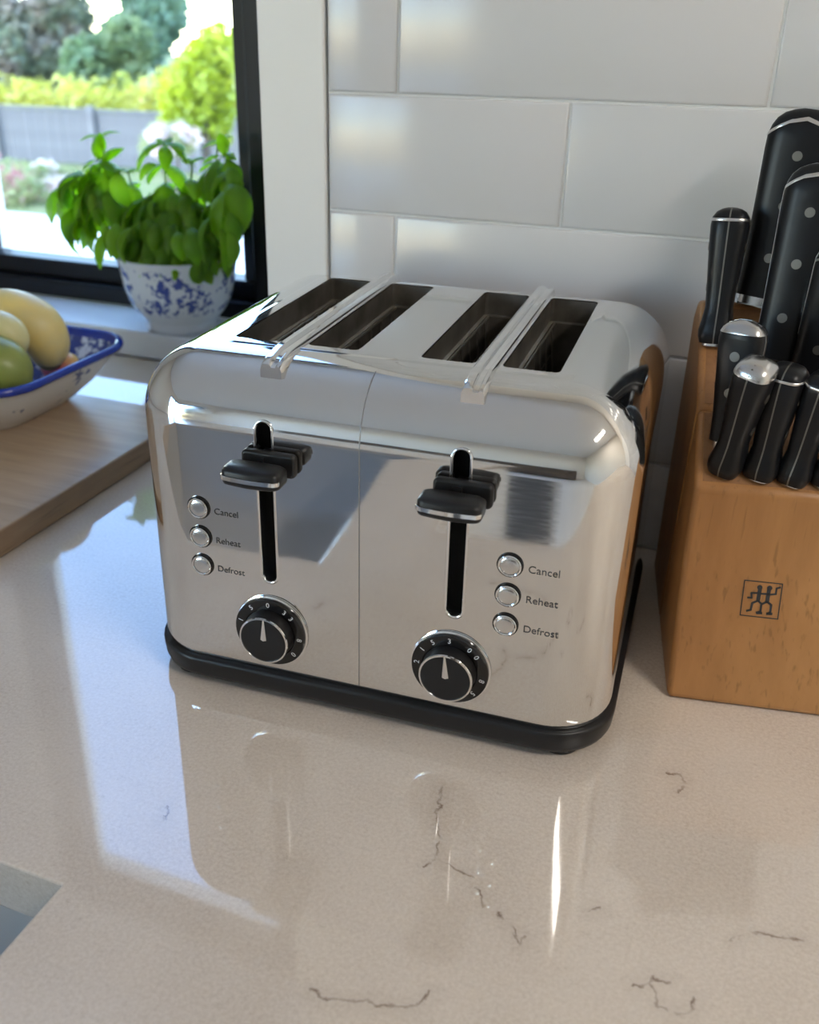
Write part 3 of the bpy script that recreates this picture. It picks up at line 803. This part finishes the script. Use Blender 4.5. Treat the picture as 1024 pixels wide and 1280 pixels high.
# knives: base and butt centre in block coordinates, widths, turn of the broad side
def knife(label, base, tip, w, th, phi, cap='band', kind='big', rivets=3):
    M3 = Matrix.Translation((KO.x, KO.y, 0)) @ Matrix.Rotation(KB, 4, 'Z')
    P0, P1 = M3 @ Vector(base), M3 @ Vector(tip)
    ax = (P1 - P0).normalized(); Lh = (P1 - P0).length
    b0 = Matrix.Rotation(KB + R(phi), 3, 'Z') @ Vector((1, 0, 0))
    bd = (b0 - ax * b0.dot(ax)).normalized(); cdv = ax.cross(bd)
    root = tag(empty('knife', P0), label, 'knife', None)
    root.matrix_world = Matrix(((bd.x, cdv.x, ax.x, P0.x), (bd.y, cdv.y, ax.y, P0.y), (bd.z, cdv.z, ax.z, P0.z), (0, 0, 0, 1)))
    if kind == 'big': W = [(0.0, .74), (.06, .72), (.2, .74), (.45, .84), (.66, .93), (.78, .985), (.85, 1.0), (.90, .95), (.94, .85), (.97, .68), (.99, .45), (1.0, .22)]
    else: W = [(0.0, .84), (.05, .95), (.10, .97), (.17, .86), (.27, .76), (.42, .81), (.60, .92), (.76, 1.0), (.87, 1.03), (.93, .98), (.97, .78), (.99, .52), (1.0, .25)]
    def sect(t, k, kt, grow=0.0):
        out = []
        lean = 0.0 if kind == 'big' else 0.0
        for q in range(20):
            a = 2 * math.pi * q / 20; ca, sa = math.cos(a), math.sin(a)
            e = 0.62
            out.append((math.copysign(abs(ca) ** e, ca) * (w / 2 * k + grow) + lean, math.copysign(abs(sa) ** e, sa) * (th / 2 * kt + grow), t * Lh))
        return out
    kt = lambda t, k: (0.86 + 0.14 * t if t < 0.93 else max(0.35, k)) if kind == 'big' else k
    MB().loft([sect(t, k, kt(t, k)) for t, k in W]).obj('handle', 'handle_black', root, angle=55)
    tg = MB()
    tw_ = 0.0003 if kind == 'big' else 0.0001
    out = [(s_ * (w / 2 * k + tw_), t * Lh + (tw_ if t == 1 else 0)) for s_ in (1,) for t, k in W] + [(-(w / 2 * k + tw_), t * Lh + (tw_ if t == 1 else 0)) for t, k in reversed(W)]
    tg.loft([[(x, yy, z) for x, z in out] for yy in ((-0.0009, 0.0009) if kind == 'big' else (-0.0005, 0.0005))])
    tg.obj('tang', 'tang_steel' if kind == 'big' else 'rivet_steel', root, smooth=False)
    if cap == 'band':
        ks = [(.900, None), (.904, None), (.917, None), (.921, None)]
    else:
        ks = [(.90, None), (.905, None), (.94, None), (.965, None), (.985, None), (1.003, None)]
    def wk(t):
        for (t0, k0), (t1, k1) in zip(W, W[1:]):
            if t0 <= t <= t1: return k0 + (k1 - k0) * (t - t0) / (t1 - t0)
        return W[-1][1]
    def bring(t, grow):      # ring that follows the dome: lower towards the edges of the broad side
        out = []
        for q_ in range(20):
            a = 2 * math.pi * q_ / 20; ca, sa = math.cos(a), math.sin(a)
            e = 0.62
            cx_ = math.copysign(abs(ca) ** e, ca)
            tq = min(t, 1) - (0.26 * w / Lh * cx_ * cx_ if (kind == 'big' and cap == 'band') else 0.0)
            k = wk(tq)
            out.append((cx_ * (w / 2 * k + grow), math.copysign(abs(sa) ** e, sa) * (th / 2 * kt(tq, k) + grow), (tq + max(t - 1, 0)) * Lh))
        return out
    if kind == 'big' and cap == 'band': ks = [(t_ + 0.038, None) for t_, _ in ks]
    MB().loft([bring(t, 0.0001 if i in (0, len(ks) - 1) and cap == 'band' else 0.0004) for i, (t, _) in enumerate(ks)], cap0=(cap != 'band'), cap1=(cap != 'band')).obj('butt_' + cap, 'tang_steel' if cap == 'band' else 'steel', root, angle=50)
    for i in range(rivets):
        t = (0.22, 0.50, 0.76)[i] if rivets == 3 else (0.42, 0.72)[i]
        hh = th / 2 * kt(t, wk(t)) + 0.0003
        rv = MB().loft([[(0.0034 * math.cos(k * math.pi / 10), yy, 0.0034 * math.sin(k * math.pi / 10)) for k in range(20)] for yy in (-hh, hh)])
        rv.obj('rivet', 'rivet_steel', root, loc=(0, 0, t * Lh), angle=40)
    bl = MB().loft([[(x * 0.80, y * 0.80, z) for x, y, z in sect(0.0, W[0][1], kt(0, W[0][1]))], [(x * 0.80, y * 0.80, -0.006 if kind == 'big' else -0.002) for x, y, z in sect(0.0, W[0][1], kt(0, W[0][1]))]])
    bl.obj('bolster', 'steel', root)
    if kind == 'big': MB().box((-w * 0.30, -0.0009, -0.012), (w * 0.30, 0.0009, -0.004)).obj('blade', 'steel', root, smooth=False)
    return root
knife('large black knife handle with silver band, tallest at the back of the block', (0.0420, 0.1640, 0.2590), (0.0560, 0.1760, 0.3890), 0.050, 0.027, -16)
knife('wide black knife handle with silver band and big rivets, in front of the tallest knife', (0.0520, 0.1220, 0.2250), (0.0640, 0.1400, 0.3570), 0.043, 0.027, -18)
knife('slim flared black handle with silver band beside the tallest knife', (0.0110, 0.1360, 0.2290), (0.0105, 0.1530, 0.3240), 0.028, 0.026, 78, kind='slim', rivets=2)
knife('short black knife handle with thick steel butt cap beside the empty slit', (0.0200, 0.0640, 0.1800), (0.0200, 0.0720, 0.2640), 0.031, 0.021, -30, cap='cap', rivets=2)
knife('steak knife with steel butt cap, leaning at the front edge of the block', (0.0200, 0.0500, 0.1640), (0.0255, 0.0290, 0.2500), 0.027, 0.0245, 62, cap='cap', kind='slim', rivets=2)
knife('curved black steak knife with thin silver band, second along the front row', (0.0435, 0.0490, 0.1630), (0.0465, 0.0400, 0.2450), 0.027, 0.0245, 66, kind='slim', rivets=2)
knife('curved black steak knife, third along the front row', (0.0650, 0.0480, 0.1620), (0.0710, 0.0360, 0.2420), 0.027, 0.0245, 64, kind='slim', rivets=2)
knife('curved black steak knife, fourth along the front row', (0.0870, 0.0480, 0.1620), (0.0950, 0.0360, 0.2420), 0.027, 0.0245, 64, kind='slim', rivets=2)
knife('broad black knife handle behind the third steak knife of the front row', (0.0760, 0.1100, 0.2190), (0.0860, 0.1040, 0.3120), 0.042, 0.025, -16)

# ================================================================== BOARD, BOWL, FRUIT
bt_ = 0.027
bx1, by0, by1, bx0 = -0.6060, -0.330, 0.075, -1.15
board = MB().box((bx0, by0, 0.0008), (bx1, by1, bt_)).obj('chopping_board', ['oak_board', 'oak_edge'], None, bevel=0.0022, seg=2)
for p in board.data.polygons:
    if abs(p.normal.z) < 0.5: p.material_index = 1
board.location = (0, 0, 0)
board.rotation_euler = (0, 0, 0)
tag(board, 'thick light oak chopping board under the fruit dish', 'chopping board')

# rounded rectangular dish
bw = empty('fruit_dish', (-0.852, 0.000, bt_ + 0.0006))
bw.scale = (1.03, 1.03, 0.90)
tag(bw, 'white rectangular pottery dish with cobalt blue rim, holding fruit', 'dish')
HXB, HYB, ZR = 0.146, 0.118, 0.0735
q = lambda hx, hy, r, z: rrect(hx, hy, r, 10, 0, 0, z)
MB().loft([q(0.088, 0.064, 0.03, 0.0), q(0.090, 0.066, 0.03, 0.003), q(0.098, 0.074, 0.036, 0.010), q(0.115, 0.090, 0.042, 0.028), q(0.130, 0.104, 0.046, 0.050), q(0.1385, 0.1115, 0.050, 0.0655)], cap1=False).obj('outer_wall', 'bowl_outer', bw, angle=60)
MB().loft([q(0.136, 0.109, 0.048, 0.0670), q(0.127, 0.100, 0.044, 0.050), q(0.110, 0.086, 0.040, 0.028), q(0.095, 0.070, 0.034, 0.013), q(0.080, 0.056, 0.028, 0.010)], cap0=False).obj('inner_wall', 'bowl_inner', bw, angle=60)
MB().loft([q(0.1385, 0.1115, 0.050, 0.0655), q(0.1440, 0.1170, 0.052, 0.0670), q(0.1462, 0.1190, 0.053, 0.0710), q(0.1455, 0.1185, 0.053, 0.0755), q(0.1425, 0.1155, 0.051, 0.0775), q(0.1385, 0.1115, 0.049, 0.0755), q(0.136, 0.109, 0.048, 0.0670)], False, False).obj('rim', 'bowl_rim', bw, angle=60)

def fruit(name, label, mat, path, radii, n=20, tip=True, cat='fruit'):
    pts = [Vector(p) for p in path]
    # smooth the path by Catmull-Rom
    def cr(p0, p1, p2, p3, t): return 0.5 * ((2 * p1) + (p2 - p0) * t + (2 * p0 - 5 * p1 + 4 * p2 - p3) * t * t + (3 * p1 - p0 - 3 * p2 + p3) * t ** 3)
    P, Rr = [], []
    rv = [Vector((r, 0, 0)) for r in radii]
    for i in range(len(pts) - 1):
        a = pts[max(i - 1, 0)], pts[i], pts[i + 1], pts[min(i + 2, len(pts) - 1)]
        b_ = rv[max(i - 1, 0)], rv[i], rv[i + 1], rv[min(i + 2, len(rv) - 1)]
        for k in range(6): P.append(cr(*a, k / 6)); Rr.append(max(cr(*b_, k / 6).x, 0.0006))
    P.append(pts[-1]); Rr.append(radii[-1])
    base = P[len(P) // 2]
    root = tag(empty(name, base), label, cat, 'fruit in the blue-rimmed dish')
    MB().tube([p - base for p in P], Rr, n).obj('skin', mat, root, angle=80)
    if tip:
        d = (P[0] - P[2]).normalized()
        MB().tube([P[0] - base - d * 0.003, P[0] - base + d * 0.001, P[0] - base + d * 0.005], [0.003, 0.0028, 0.0018], 8).obj('stem_stub', 'fruit_tip', root)
    return root

# ================================================================== BASIL
PC = on_z(226, 402, 0.04) + Vector((0, 0.0, 0.0))
pot_c = Vector((on_y(226, 370, 0.345).x, 0.3450, 0.0405))
pot = tag(empty('basil_pot', pot_c), 'blue and white patterned ceramic pot of basil on the window sill', 'potted plant')
MB().lathe([(r_ * 1.10, z_) for r_, z_ in [(0.042, 0.0), (0.046, 0.001), (0.0475, 0.006), (0.047, 0.011), (0.050, 0.017), (0.0585, 0.028), (0.0665, 0.044), (0.0715, 0.064), (0.0750, 0.090), (0.0770, 0.101), (0.0775, 0.105), (0.0760, 0.106), (0.0725, 0.104), (0.0700, 0.092), (0.065, 0.086)]], 56).obj('pot', 'pot_glaze', pot, angle=60)
MB().lathe([(0.001, 0.090), (0.03, 0.092), (0.0690, 0.0875), (0.0745, 0.0860)], 40).obj('soil', 'pot_soil', pot)
def leaf_mesh(name, L, w, curl, cup, nu=7):
    mb = MB()
    rows = []
    for i in range(nu + 1):
        t = i / nu
        hw = w / 2 * (math.sin(math.pi * min(t * 0.96 + 0.02, 1)) ** 0.75) * (1.12 - 0.35 * t)
        ang = curl * t
        # arc of bending downwards
        x = L * (math.sin(ang) / curl) if abs(curl) > 1e-3 else L * t
        z = -L * ((1 - math.cos(ang)) / curl) if abs(curl) > 1e-3 else 0
        nx, nz = math.sin(ang), math.cos(ang)
        row = []
        for j in (-1, -0.55, 0, 0.55, 1):
            h_ = cup * hw * (1 - j * j) * 1.0 - 0.0006 * (j == 0) * 1.0
            pk = 0.0007 * math.sin(t * 19 + abs(j) * 3) * (1 - abs(j)) * (j != 0)
            row.append((x + nx * (h_ + pk), j * hw, z + nz * (h_ + pk)))
        rows.append(row)
    mb.loft(rows, False, False, closed=False)
    mb.tube([(-0.012, 0, 0.001), (-0.004, 0, 0.0004), (0.004, 0, 0.0002)], 0.0007, 5)
    return mb.mesh(name, 'basil_leaf', True, 80)
LEAF = [leaf_mesh('leaf', 0.052, 0.031, 1.0, 0.45), leaf_mesh('leaf', 0.044, 0.026, 1.5, 0.5), leaf_mesh('leaf', 0.034, 0.020, 0.8, 0.4), leaf_mesh('leaf', 0.058, 0.030, 1.9, 0.45), leaf_mesh('leaf', 0.030, 0.017, 0.5, 0.5)]
def put_leaf(p, heading, pitch, roll=0.0, k=0, s_=1.0, wy=1.0):
    o = link('leaf', LEAF[k], pot)
    o.location = p
    o.rotation_euler = (Matrix.Rotation(heading, 3, 'Z') @ Matrix.Rotation(pitch, 3, 'Y') @ Matrix.Rotation(roll, 3, 'X')).to_euler()
    o.scale = (s_, s_ * wy, s_)
def stem(pts, r=0.0022):
    MB().tube(pts, [r * (1.15 - 0.5 * i / (len(pts) - 1)) for i in range(len(pts))], 7).obj('stem', 'stem_green', pot)
def pl(x, y, yy): return on_y(x, y, yy) - pot_c       # photo point at depth yy, in pot coordinates
# leaning stems: (foot, tip pixel, depth) with pairs of leaves up the stem
stems = [(((125, 170), 0.345), [(165, 300), (140, 235)]), (((205, 182), 0.350), [(210, 290), (207, 230)]), (((272, 178), 0.352), [(255, 300), (268, 230)]),
         (((100, 220), 0.350), [(170, 310), (130, 255)]), (((160, 215), 0.335), [(185, 300), (170, 250)]), (((240, 205), 0.330), [(235, 300), (238, 245)]), (((288, 200), 0.345), [(270, 300), (284, 240)])]
for (tp, yy), mid in stems:
    foot = Vector((rnd.uniform(-0.02, 0.02), rnd.uniform(-0.02, 0.02), 0.085))
    m2, tip = pl(*mid[1], yy), pl(*tp, yy)
    m1 = (foot + m2) / 2 + Vector((0, 0, 0.012))
    stem([foot, m1, m2, tip])
    path = [m1, m2, (m2 + tip) / 2, tip]
    for i, p in enumerate(path):
        h0 = rnd.uniform(0, 6.28) + i * 1.57
        for k in (0, math.pi):
            put_leaf(p, h0 + k, rnd.uniform(-0.25, 0.35) + (0.2 if i < 3 else -0.35), rnd.uniform(-0.4, 0.4), rnd.choice([0, 1, 2, 0]) if i < 3 else 4, rnd.uniform(0.8, 1.1))
# hand-placed large leaves at the outline (photo pixel of the leaf's root and of its tip, depth)
def leaf_px(a, b_, yy, k=0, roll=0.0, dz=0.0):
    p, q_ = pl(*a, yy), pl(*b_, yy - dz)
    d = q_ - p
    L0 = {0: 0.047, 1: 0.035, 2: 0.031, 3: 0.043, 4: 0.029}[k]
    s_ = min(max(d.length / L0, 0.5), 1.4)
    cl = {0: 0.5, 1: 0.75, 2: 0.4, 3: 0.95, 4: 0.25}[k]
    put_leaf(p, math.atan2(d.y, d.x), -math.asin(max(-1, min(1, d.z / d.length))) - cl, roll, k, s_)
LP = [((124, 200), (122, 160), .34, 4), ((130, 205), (160, 183), .335, 2), ((120, 200), (104, 215), .34, 2), ((118, 205), (118, 232), .33, 0), ((125, 210), (153, 222), .335, 0), ((108, 225), (100, 240), .34, 2), ((112, 222), (80, 245), .34, 1),
      ((98, 235), (74, 275), .345, 3), ((105, 232), (90, 295), .34, 3), ((118, 228), (108, 275), .325, 0), ((118, 240), (126, 280), .32, 0), ((125, 275), (108, 310), .33, 0), ((135, 290), (128, 335), .285, 0), ((128, 280), (140, 320), .285, 0), ((112, 280), (100, 300), .33, 1), ((140, 250), (120, 300), .32, 3), ((135, 240), (150, 285), .32, 0), ((145, 280), (148, 322), .272, 0),
      ((204, 180), (172, 215), .34, 0), ((205, 180), (236, 205), .34, 0), ((207, 182), (210, 212), .325, 0), ((200, 178), (185, 195), .34, 2), ((212, 182), (228, 190), .345, 2), ((195, 205), (180, 225), .33, 1),
      ((280, 195), (276, 168), .34, 0), ((283, 200), (295, 235), .335, 0), ((275, 200), (262, 250), .33, 0), ((275, 195), (255, 205), .34, 2), ((285, 230), (296, 280), .30, 3), ((280, 240), (275, 300), .28, 0), ((288, 260), (292, 310), .28, 0), ((276, 285), (284, 336), .262, 0), ((262, 272), (258, 326), .258, 0), ((286, 290), (291, 328), .265, 1), ((240, 285), (242, 330), .252, 0), ((222, 290), (225, 322), .250, 1), ((165, 285), (158, 325), .262, 1), ((270, 215), (285, 245), .325, 0)]
for a, b_, yy, k in LP: leaf_px(a, b_, yy, k, rnd.uniform(-0.35, 0.35), rnd.uniform(0, 0.02))
# looser drooping bunches left and right of the cushion
for n_, (x0_, x1_, y0_, y1_) in ((30, (92, 146, 205, 280)), (14, (262, 288, 205, 262))):
    for i in range(n_):
        x_, y_ = rnd.uniform(x0_, x1_), rnd.uniform(y0_, y1_)
        leaf_px((x_, y_), (x_ + rnd.uniform(-16, 10), y_ + rnd.uniform(28, 46)), rnd.uniform(0.315, 0.355), rnd.choice([0, 1, 3]), rnd.uniform(-0.5, 0.5), rnd.uniform(-0.01, 0.02))
# dense drooping cushion of leaves over the pot
for i in range(150):
    az = rnd.uniform(-math.pi, math.pi)
    el = math.asin(rnd.uniform(0.08, 1.0))
    rr0 = rnd.uniform(0.78, 1.0)
    p = Vector((0.076 * math.cos(el) * math.cos(az) * rr0, 0.058 * math.cos(el) * math.sin(az) * rr0 - 0.010, 0.108 + 0.088 * math.sin(el) * rr0))
    put_leaf(p, az + rnd.uniform(-0.5, 0.5), rnd.uniform(0.45, 0.85) * (1.25 - 0.6 * math.sin(el)), rnd.uniform(-0.5, 0.5), rnd.choice([0, 1, 1, 3]), rnd.uniform(0.85, 1.1), 0.78)

# the small inner leaves of the cushion, too many to tell apart
inner = MB()
lv = [[v.co.copy() for v in m_.vertices] for m_ in (LEAF[1], LEAF[2], LEAF[4])]
lf = [[tuple(p_.vertices) for p_ in m_.polygons] for m_ in (LEAF[1], LEAF[2], LEAF[4])]
for i in range(420):
    az = rnd.uniform(-math.pi, math.pi)
    el = math.asin(rnd.uniform(0.02, 0.98))
    rr0 = rnd.uniform(0.62, 0.97)
    p = Vector((0.080 * math.cos(el) * math.cos(az) * rr0, 0.060 * math.cos(el) * math.sin(az) * rr0 - 0.010, 0.110 + 0.086 * math.sin(el) * rr0))
    rot = Matrix.Rotation(az + rnd.uniform(-0.6, 0.6), 3, 'Z') @ Matrix.Rotation(rnd.uniform(0.6, 1.1), 3, 'Y') @ Matrix.Rotation(rnd.uniform(-0.6, 0.6), 3, 'X')
    k = rnd.randrange(3); sc0 = rnd.uniform(0.7, 1.1)
    inner.add([p + rot @ (v * sc0) for v in lv[k]], lf[k])
il = inner.obj('inner_leaves', 'basil_leaf', pot, angle=80)
il['kind'] = 'stuff'

# ================================================================== FRUIT PIECES
def fp(x, y, X): d = ray(x, y); return CAM + d * ((X - CAM.x) / d.x)
def fpath(yy, pts): return [on_y(x, y, yy + k * 0.003) for k, (x, y) in enumerate(pts)]
fruit('mango', 'large curved pale yellow mango arching over the others in the dish', 'fruit_yellow', fpath(0.005, [(-52, 402), (-25, 393), (10, 391), (42, 405), (58, 427), (60, 448), (58, 459)]), [0.004, 0.022, 0.027, 0.029, 0.0265, 0.018, 0.004])
fruit('mango', 'small cream yellow mango resting below the large curved one', 'fruit_cream', fpath(-0.045, [(-50, 420), (-30, 415), (0, 414), (20, 426), (29, 441)]), [0.004, 0.018, 0.022, 0.017, 0.004])
fruit('mango', 'green mango at the near side of the dish', 'fruit_green', fpath(-0.075, [(-60, 452), (-40, 450), (-8, 456), (20, 470), (37, 484)]), [0.004, 0.024, 0.033, 0.025, 0.004])
fruit('apricot', 'small yellow fruit with a pink blush at the bottom of the dish', 'fruit_blush', fpath(0.040, [(52, 456), (58, 457), (77, 458), (94, 458), (100, 458)]), [0.003, 0.013, 0.0185, 0.013, 0.003])

# ================================================================== GARDEN
GZ = -1.65
struct(MB().box((-45, 0.56, GZ - 0.2), (25, 60, GZ)).obj('ground', 'lawn', smooth=False))
struct(MB().box((-12, 0.56, GZ), (4, 8.6, GZ + 0.03)).obj('patio', 'patio', smooth=False))

def foliage(mb, centre, rad, count, size, seed, surface=0.55, lobes=7):
    r_ = random.Random(seed)
    lob = []
    for i in range(lobes):
        a = r_.uniform(0, 6.28); e = r_.uniform(-0.6, 1.0)
        lob.append((Vector((math.cos(a) * math.cos(e) * 0.55, math.sin(a) * math.cos(e) * 0.55, math.sin(e) * 0.6)), r_.uniform(0.38, 0.6)))
    lob.append((Vector((0, 0, 0)), 0.65))
    for i in range(count):
        c0, k = r_.choice(lob)
        v_ = Vector((r_.gauss(0, 1), r_.gauss(0, 1), r_.gauss(0, 1))).normalized() * (k * r_.uniform(surface, 1.0))
        p = c0 + v_
        p = Vector((centre[0] + p.x * rad[0], centre[1] + p.y * rad[1], centre[2] + p.z * rad[2]))
        a = Vector((r_.gauss(0, 1), r_.gauss(0, 1), r_.gauss(0, 0.6))).normalized()
        b_ = a.cross(Vector((r_.gauss(0, 1), r_.gauss(0, 1), r_.gauss(0, 1)))).normalized()
        s_ = size * r_.uniform(0.6, 1.3)
        mb.add([p - a * s_, p + b_ * s_ * 0.45, p + a * s_, p - b_ * s_ * 0.45], [(0, 1, 2, 3)])
    return mb
def bush(name, label, cat, cpx, yy, rpx, mat, count, size, seed, group=None, trunk=True, ry=None, flowers=None):
    c_ = on_y(cpx[0], cpx[1], yy)
    depth = (c_ - CAM).dot(FV)
    k = depth / F_PX
    rad = (rpx[0] * k, (ry if ry else rpx[0] * k), rpx[1] * k)
    base = Vector((c_.x, c_.y, GZ + 0.0))
    root = tag(empty(name, base), label, cat, group)
    foliage(MB(), c_ - base, rad, count, size, seed).obj('foliage', mat, root, smooth=False)
    h_ = c_.z - GZ
    tr = MB()
    if trunk:
        w = max(0.03, 0.05 * h_)
        tr.tube([(0, 0, -0.03), (0.02, 0, h_ * 0.5), (0, 0, h_)], [w, w * 0.75, w * 0.4], 9)
        for i in range(4):
            a = i * 1.57 + 0.4
            tr.tube([(0, 0, h_ * 0.7), (math.cos(a) * rad[0] * 0.4, math.sin(a) * rad[1] * 0.4, h_ + rad[2] * 0.3)], [w * 0.5, w * 0.15], 6)
        tr.obj('trunk', 'bark', root)
    else:
        for i in range(5):
            a = i * 1.26
            tr.tube([(0, 0, -0.02), (math.cos(a) * rad[0] * 0.4, math.sin(a) * rad[1] * 0.4, h_)], [0.02, 0.008], 5)
        tr.obj('stems', 'bark', root)
    if flowers:
        foliage(MB(), c_ - base, (rad[0] * 1.03, rad[1] * 1.03, rad[2] * 1.03), flowers[1], flowers[2], seed + 50, 0.8).obj('flowers', flowers[0], root, smooth=False)
    return root
# trees behind the fence
bush('tree', 'dark green tree with a rosy tint at the left behind the hedge', 'tree', (45, 55), 19, (80, 75), 'tree_leaf_rosy', 5200, 0.16, 1, 'trees behind the fence')
bush('tree', 'bushy mid green tree beside the rosy tree', 'tree', (140, 85), 18, (62, 62), 'tree_leaf', 4200, 0.15, 2, 'trees behind the fence')
bush('tree', 'tall blue green tree reaching into the sky', 'tree', (192, 30), 21, (42, 85), 'tree_leaf_blue', 3600, 0.16, 3, 'trees behind the fence')
bush('tree', 'dark green tree at the far left end of the garden', 'tree', (-70, 50), 20, (80, 90), 'tree_leaf', 3600, 0.17, 4, 'trees behind the fence')
bush('tree', 'green tree behind the bright lime shrub', 'tree', (285, 95), 20, (60, 45), 'tree_leaf', 2600, 0.16, 5, 'trees behind the fence')
# hedge
hc = on_y(150, 135, 14.5)
hd = tag(empty('hedge', (hc.x, 14.5, GZ)), 'clipped yellow green hedge showing above the fence', 'hedge')
foliage(MB(), (0, 0, hc.z - GZ - 0.25), (5.6, 0.5, 0.85), 11000, 0.09, 11, 0.5, 34).obj('foliage', 'hedge_leaf', hd, smooth=False)
hs_ = MB()
for i in range(11): hs_.tube([(-4.0 + 0.8 * i, 0, -0.02), (-4.0 + 0.8 * i, 0, hc.z - GZ - 0.2)], 0.03, 6)
hs_.obj('stems', 'bark', hd)
# fence
FY = 12.6
ft = on_y(55, 136, FY)
fence = tag(empty('fence', (ft.x, FY, GZ)), 'grey painted timber paling fence across the garden', 'fence')
fh = ft.z - GZ
pk = MB().loft([[(-0.046, -0.009, 0.03), (0.046, -0.009, 0.03), (0.046, 0.009, 0.03), (-0.046, 0.009, 0.03)], [(-0.046, -0.009, fh), (0.046, -0.009, fh), (0.046, 0.009, fh), (-0.046, 0.009, fh)]]).mesh('paling', 'fence_grey', False)
px0, px1 = -2.6, 5.6
n_p = int((px1 - px0) / 0.103)
for i in range(n_p):
    link('paling', pk, fence, loc=(px0 + i * 0.103, -0.02 + rnd.uniform(-0.003, 0.003), rnd.uniform(-0.012, 0.0)))
for z in (0.25, fh - 0.22): MB().box((px0, 0.0, z), (px1, 0.04, z + 0.07)).obj('rail', 'fence_grey', fence, smooth=False)
MB().box((px0, -0.05, fh), (px1, 0.05, fh + 0.03)).obj('capping', 'fence_grey', fence, smooth=False)
pp = on_y(112, 126, FY - 0.05)
for xx in (pp.x - ft.x - 1.9, pp.x - ft.x, pp.x - ft.x + 1.9, pp.x - ft.x + 3.8):
    MB().box((xx - 0.06, -0.10, -0.02), (xx + 0.06, -0.03, fh + 0.085)).obj('post', 'fence_grey', fence, bevel=0.006)
# shrubs in front of the fence
bush('lime_shrub', 'bright lime green shrub in full sun in front of the fence', 'shrub', (252, 112), 10.6, (56, 92), 'lime_leaf', 3600, 0.075, 21, None)
bush('flower_shrub', 'pale pink flowering shrub under the lime green shrub', 'shrub', (212, 178), 8.9, (36, 26), 'shrub_leaf', 900, 0.05, 22, None, False, None, ('white_flower', 1300, 0.045))
bush('flower_shrub', 'rosy flowering shrub beside the pale patio', 'shrub', (14, 258), 9.2, (50, 58), 'shrub_leaf', 1400, 0.05, 23, None, False, None, ('pink_flower', 1500, 0.042))
bush('flower_shrub', 'white flowering shrub in front of the grey fence', 'shrub', (66, 232), 10.2, (38, 30), 'shrub_leaf', 800, 0.05, 24, None, False, None, ('white_flower', 1200, 0.045))
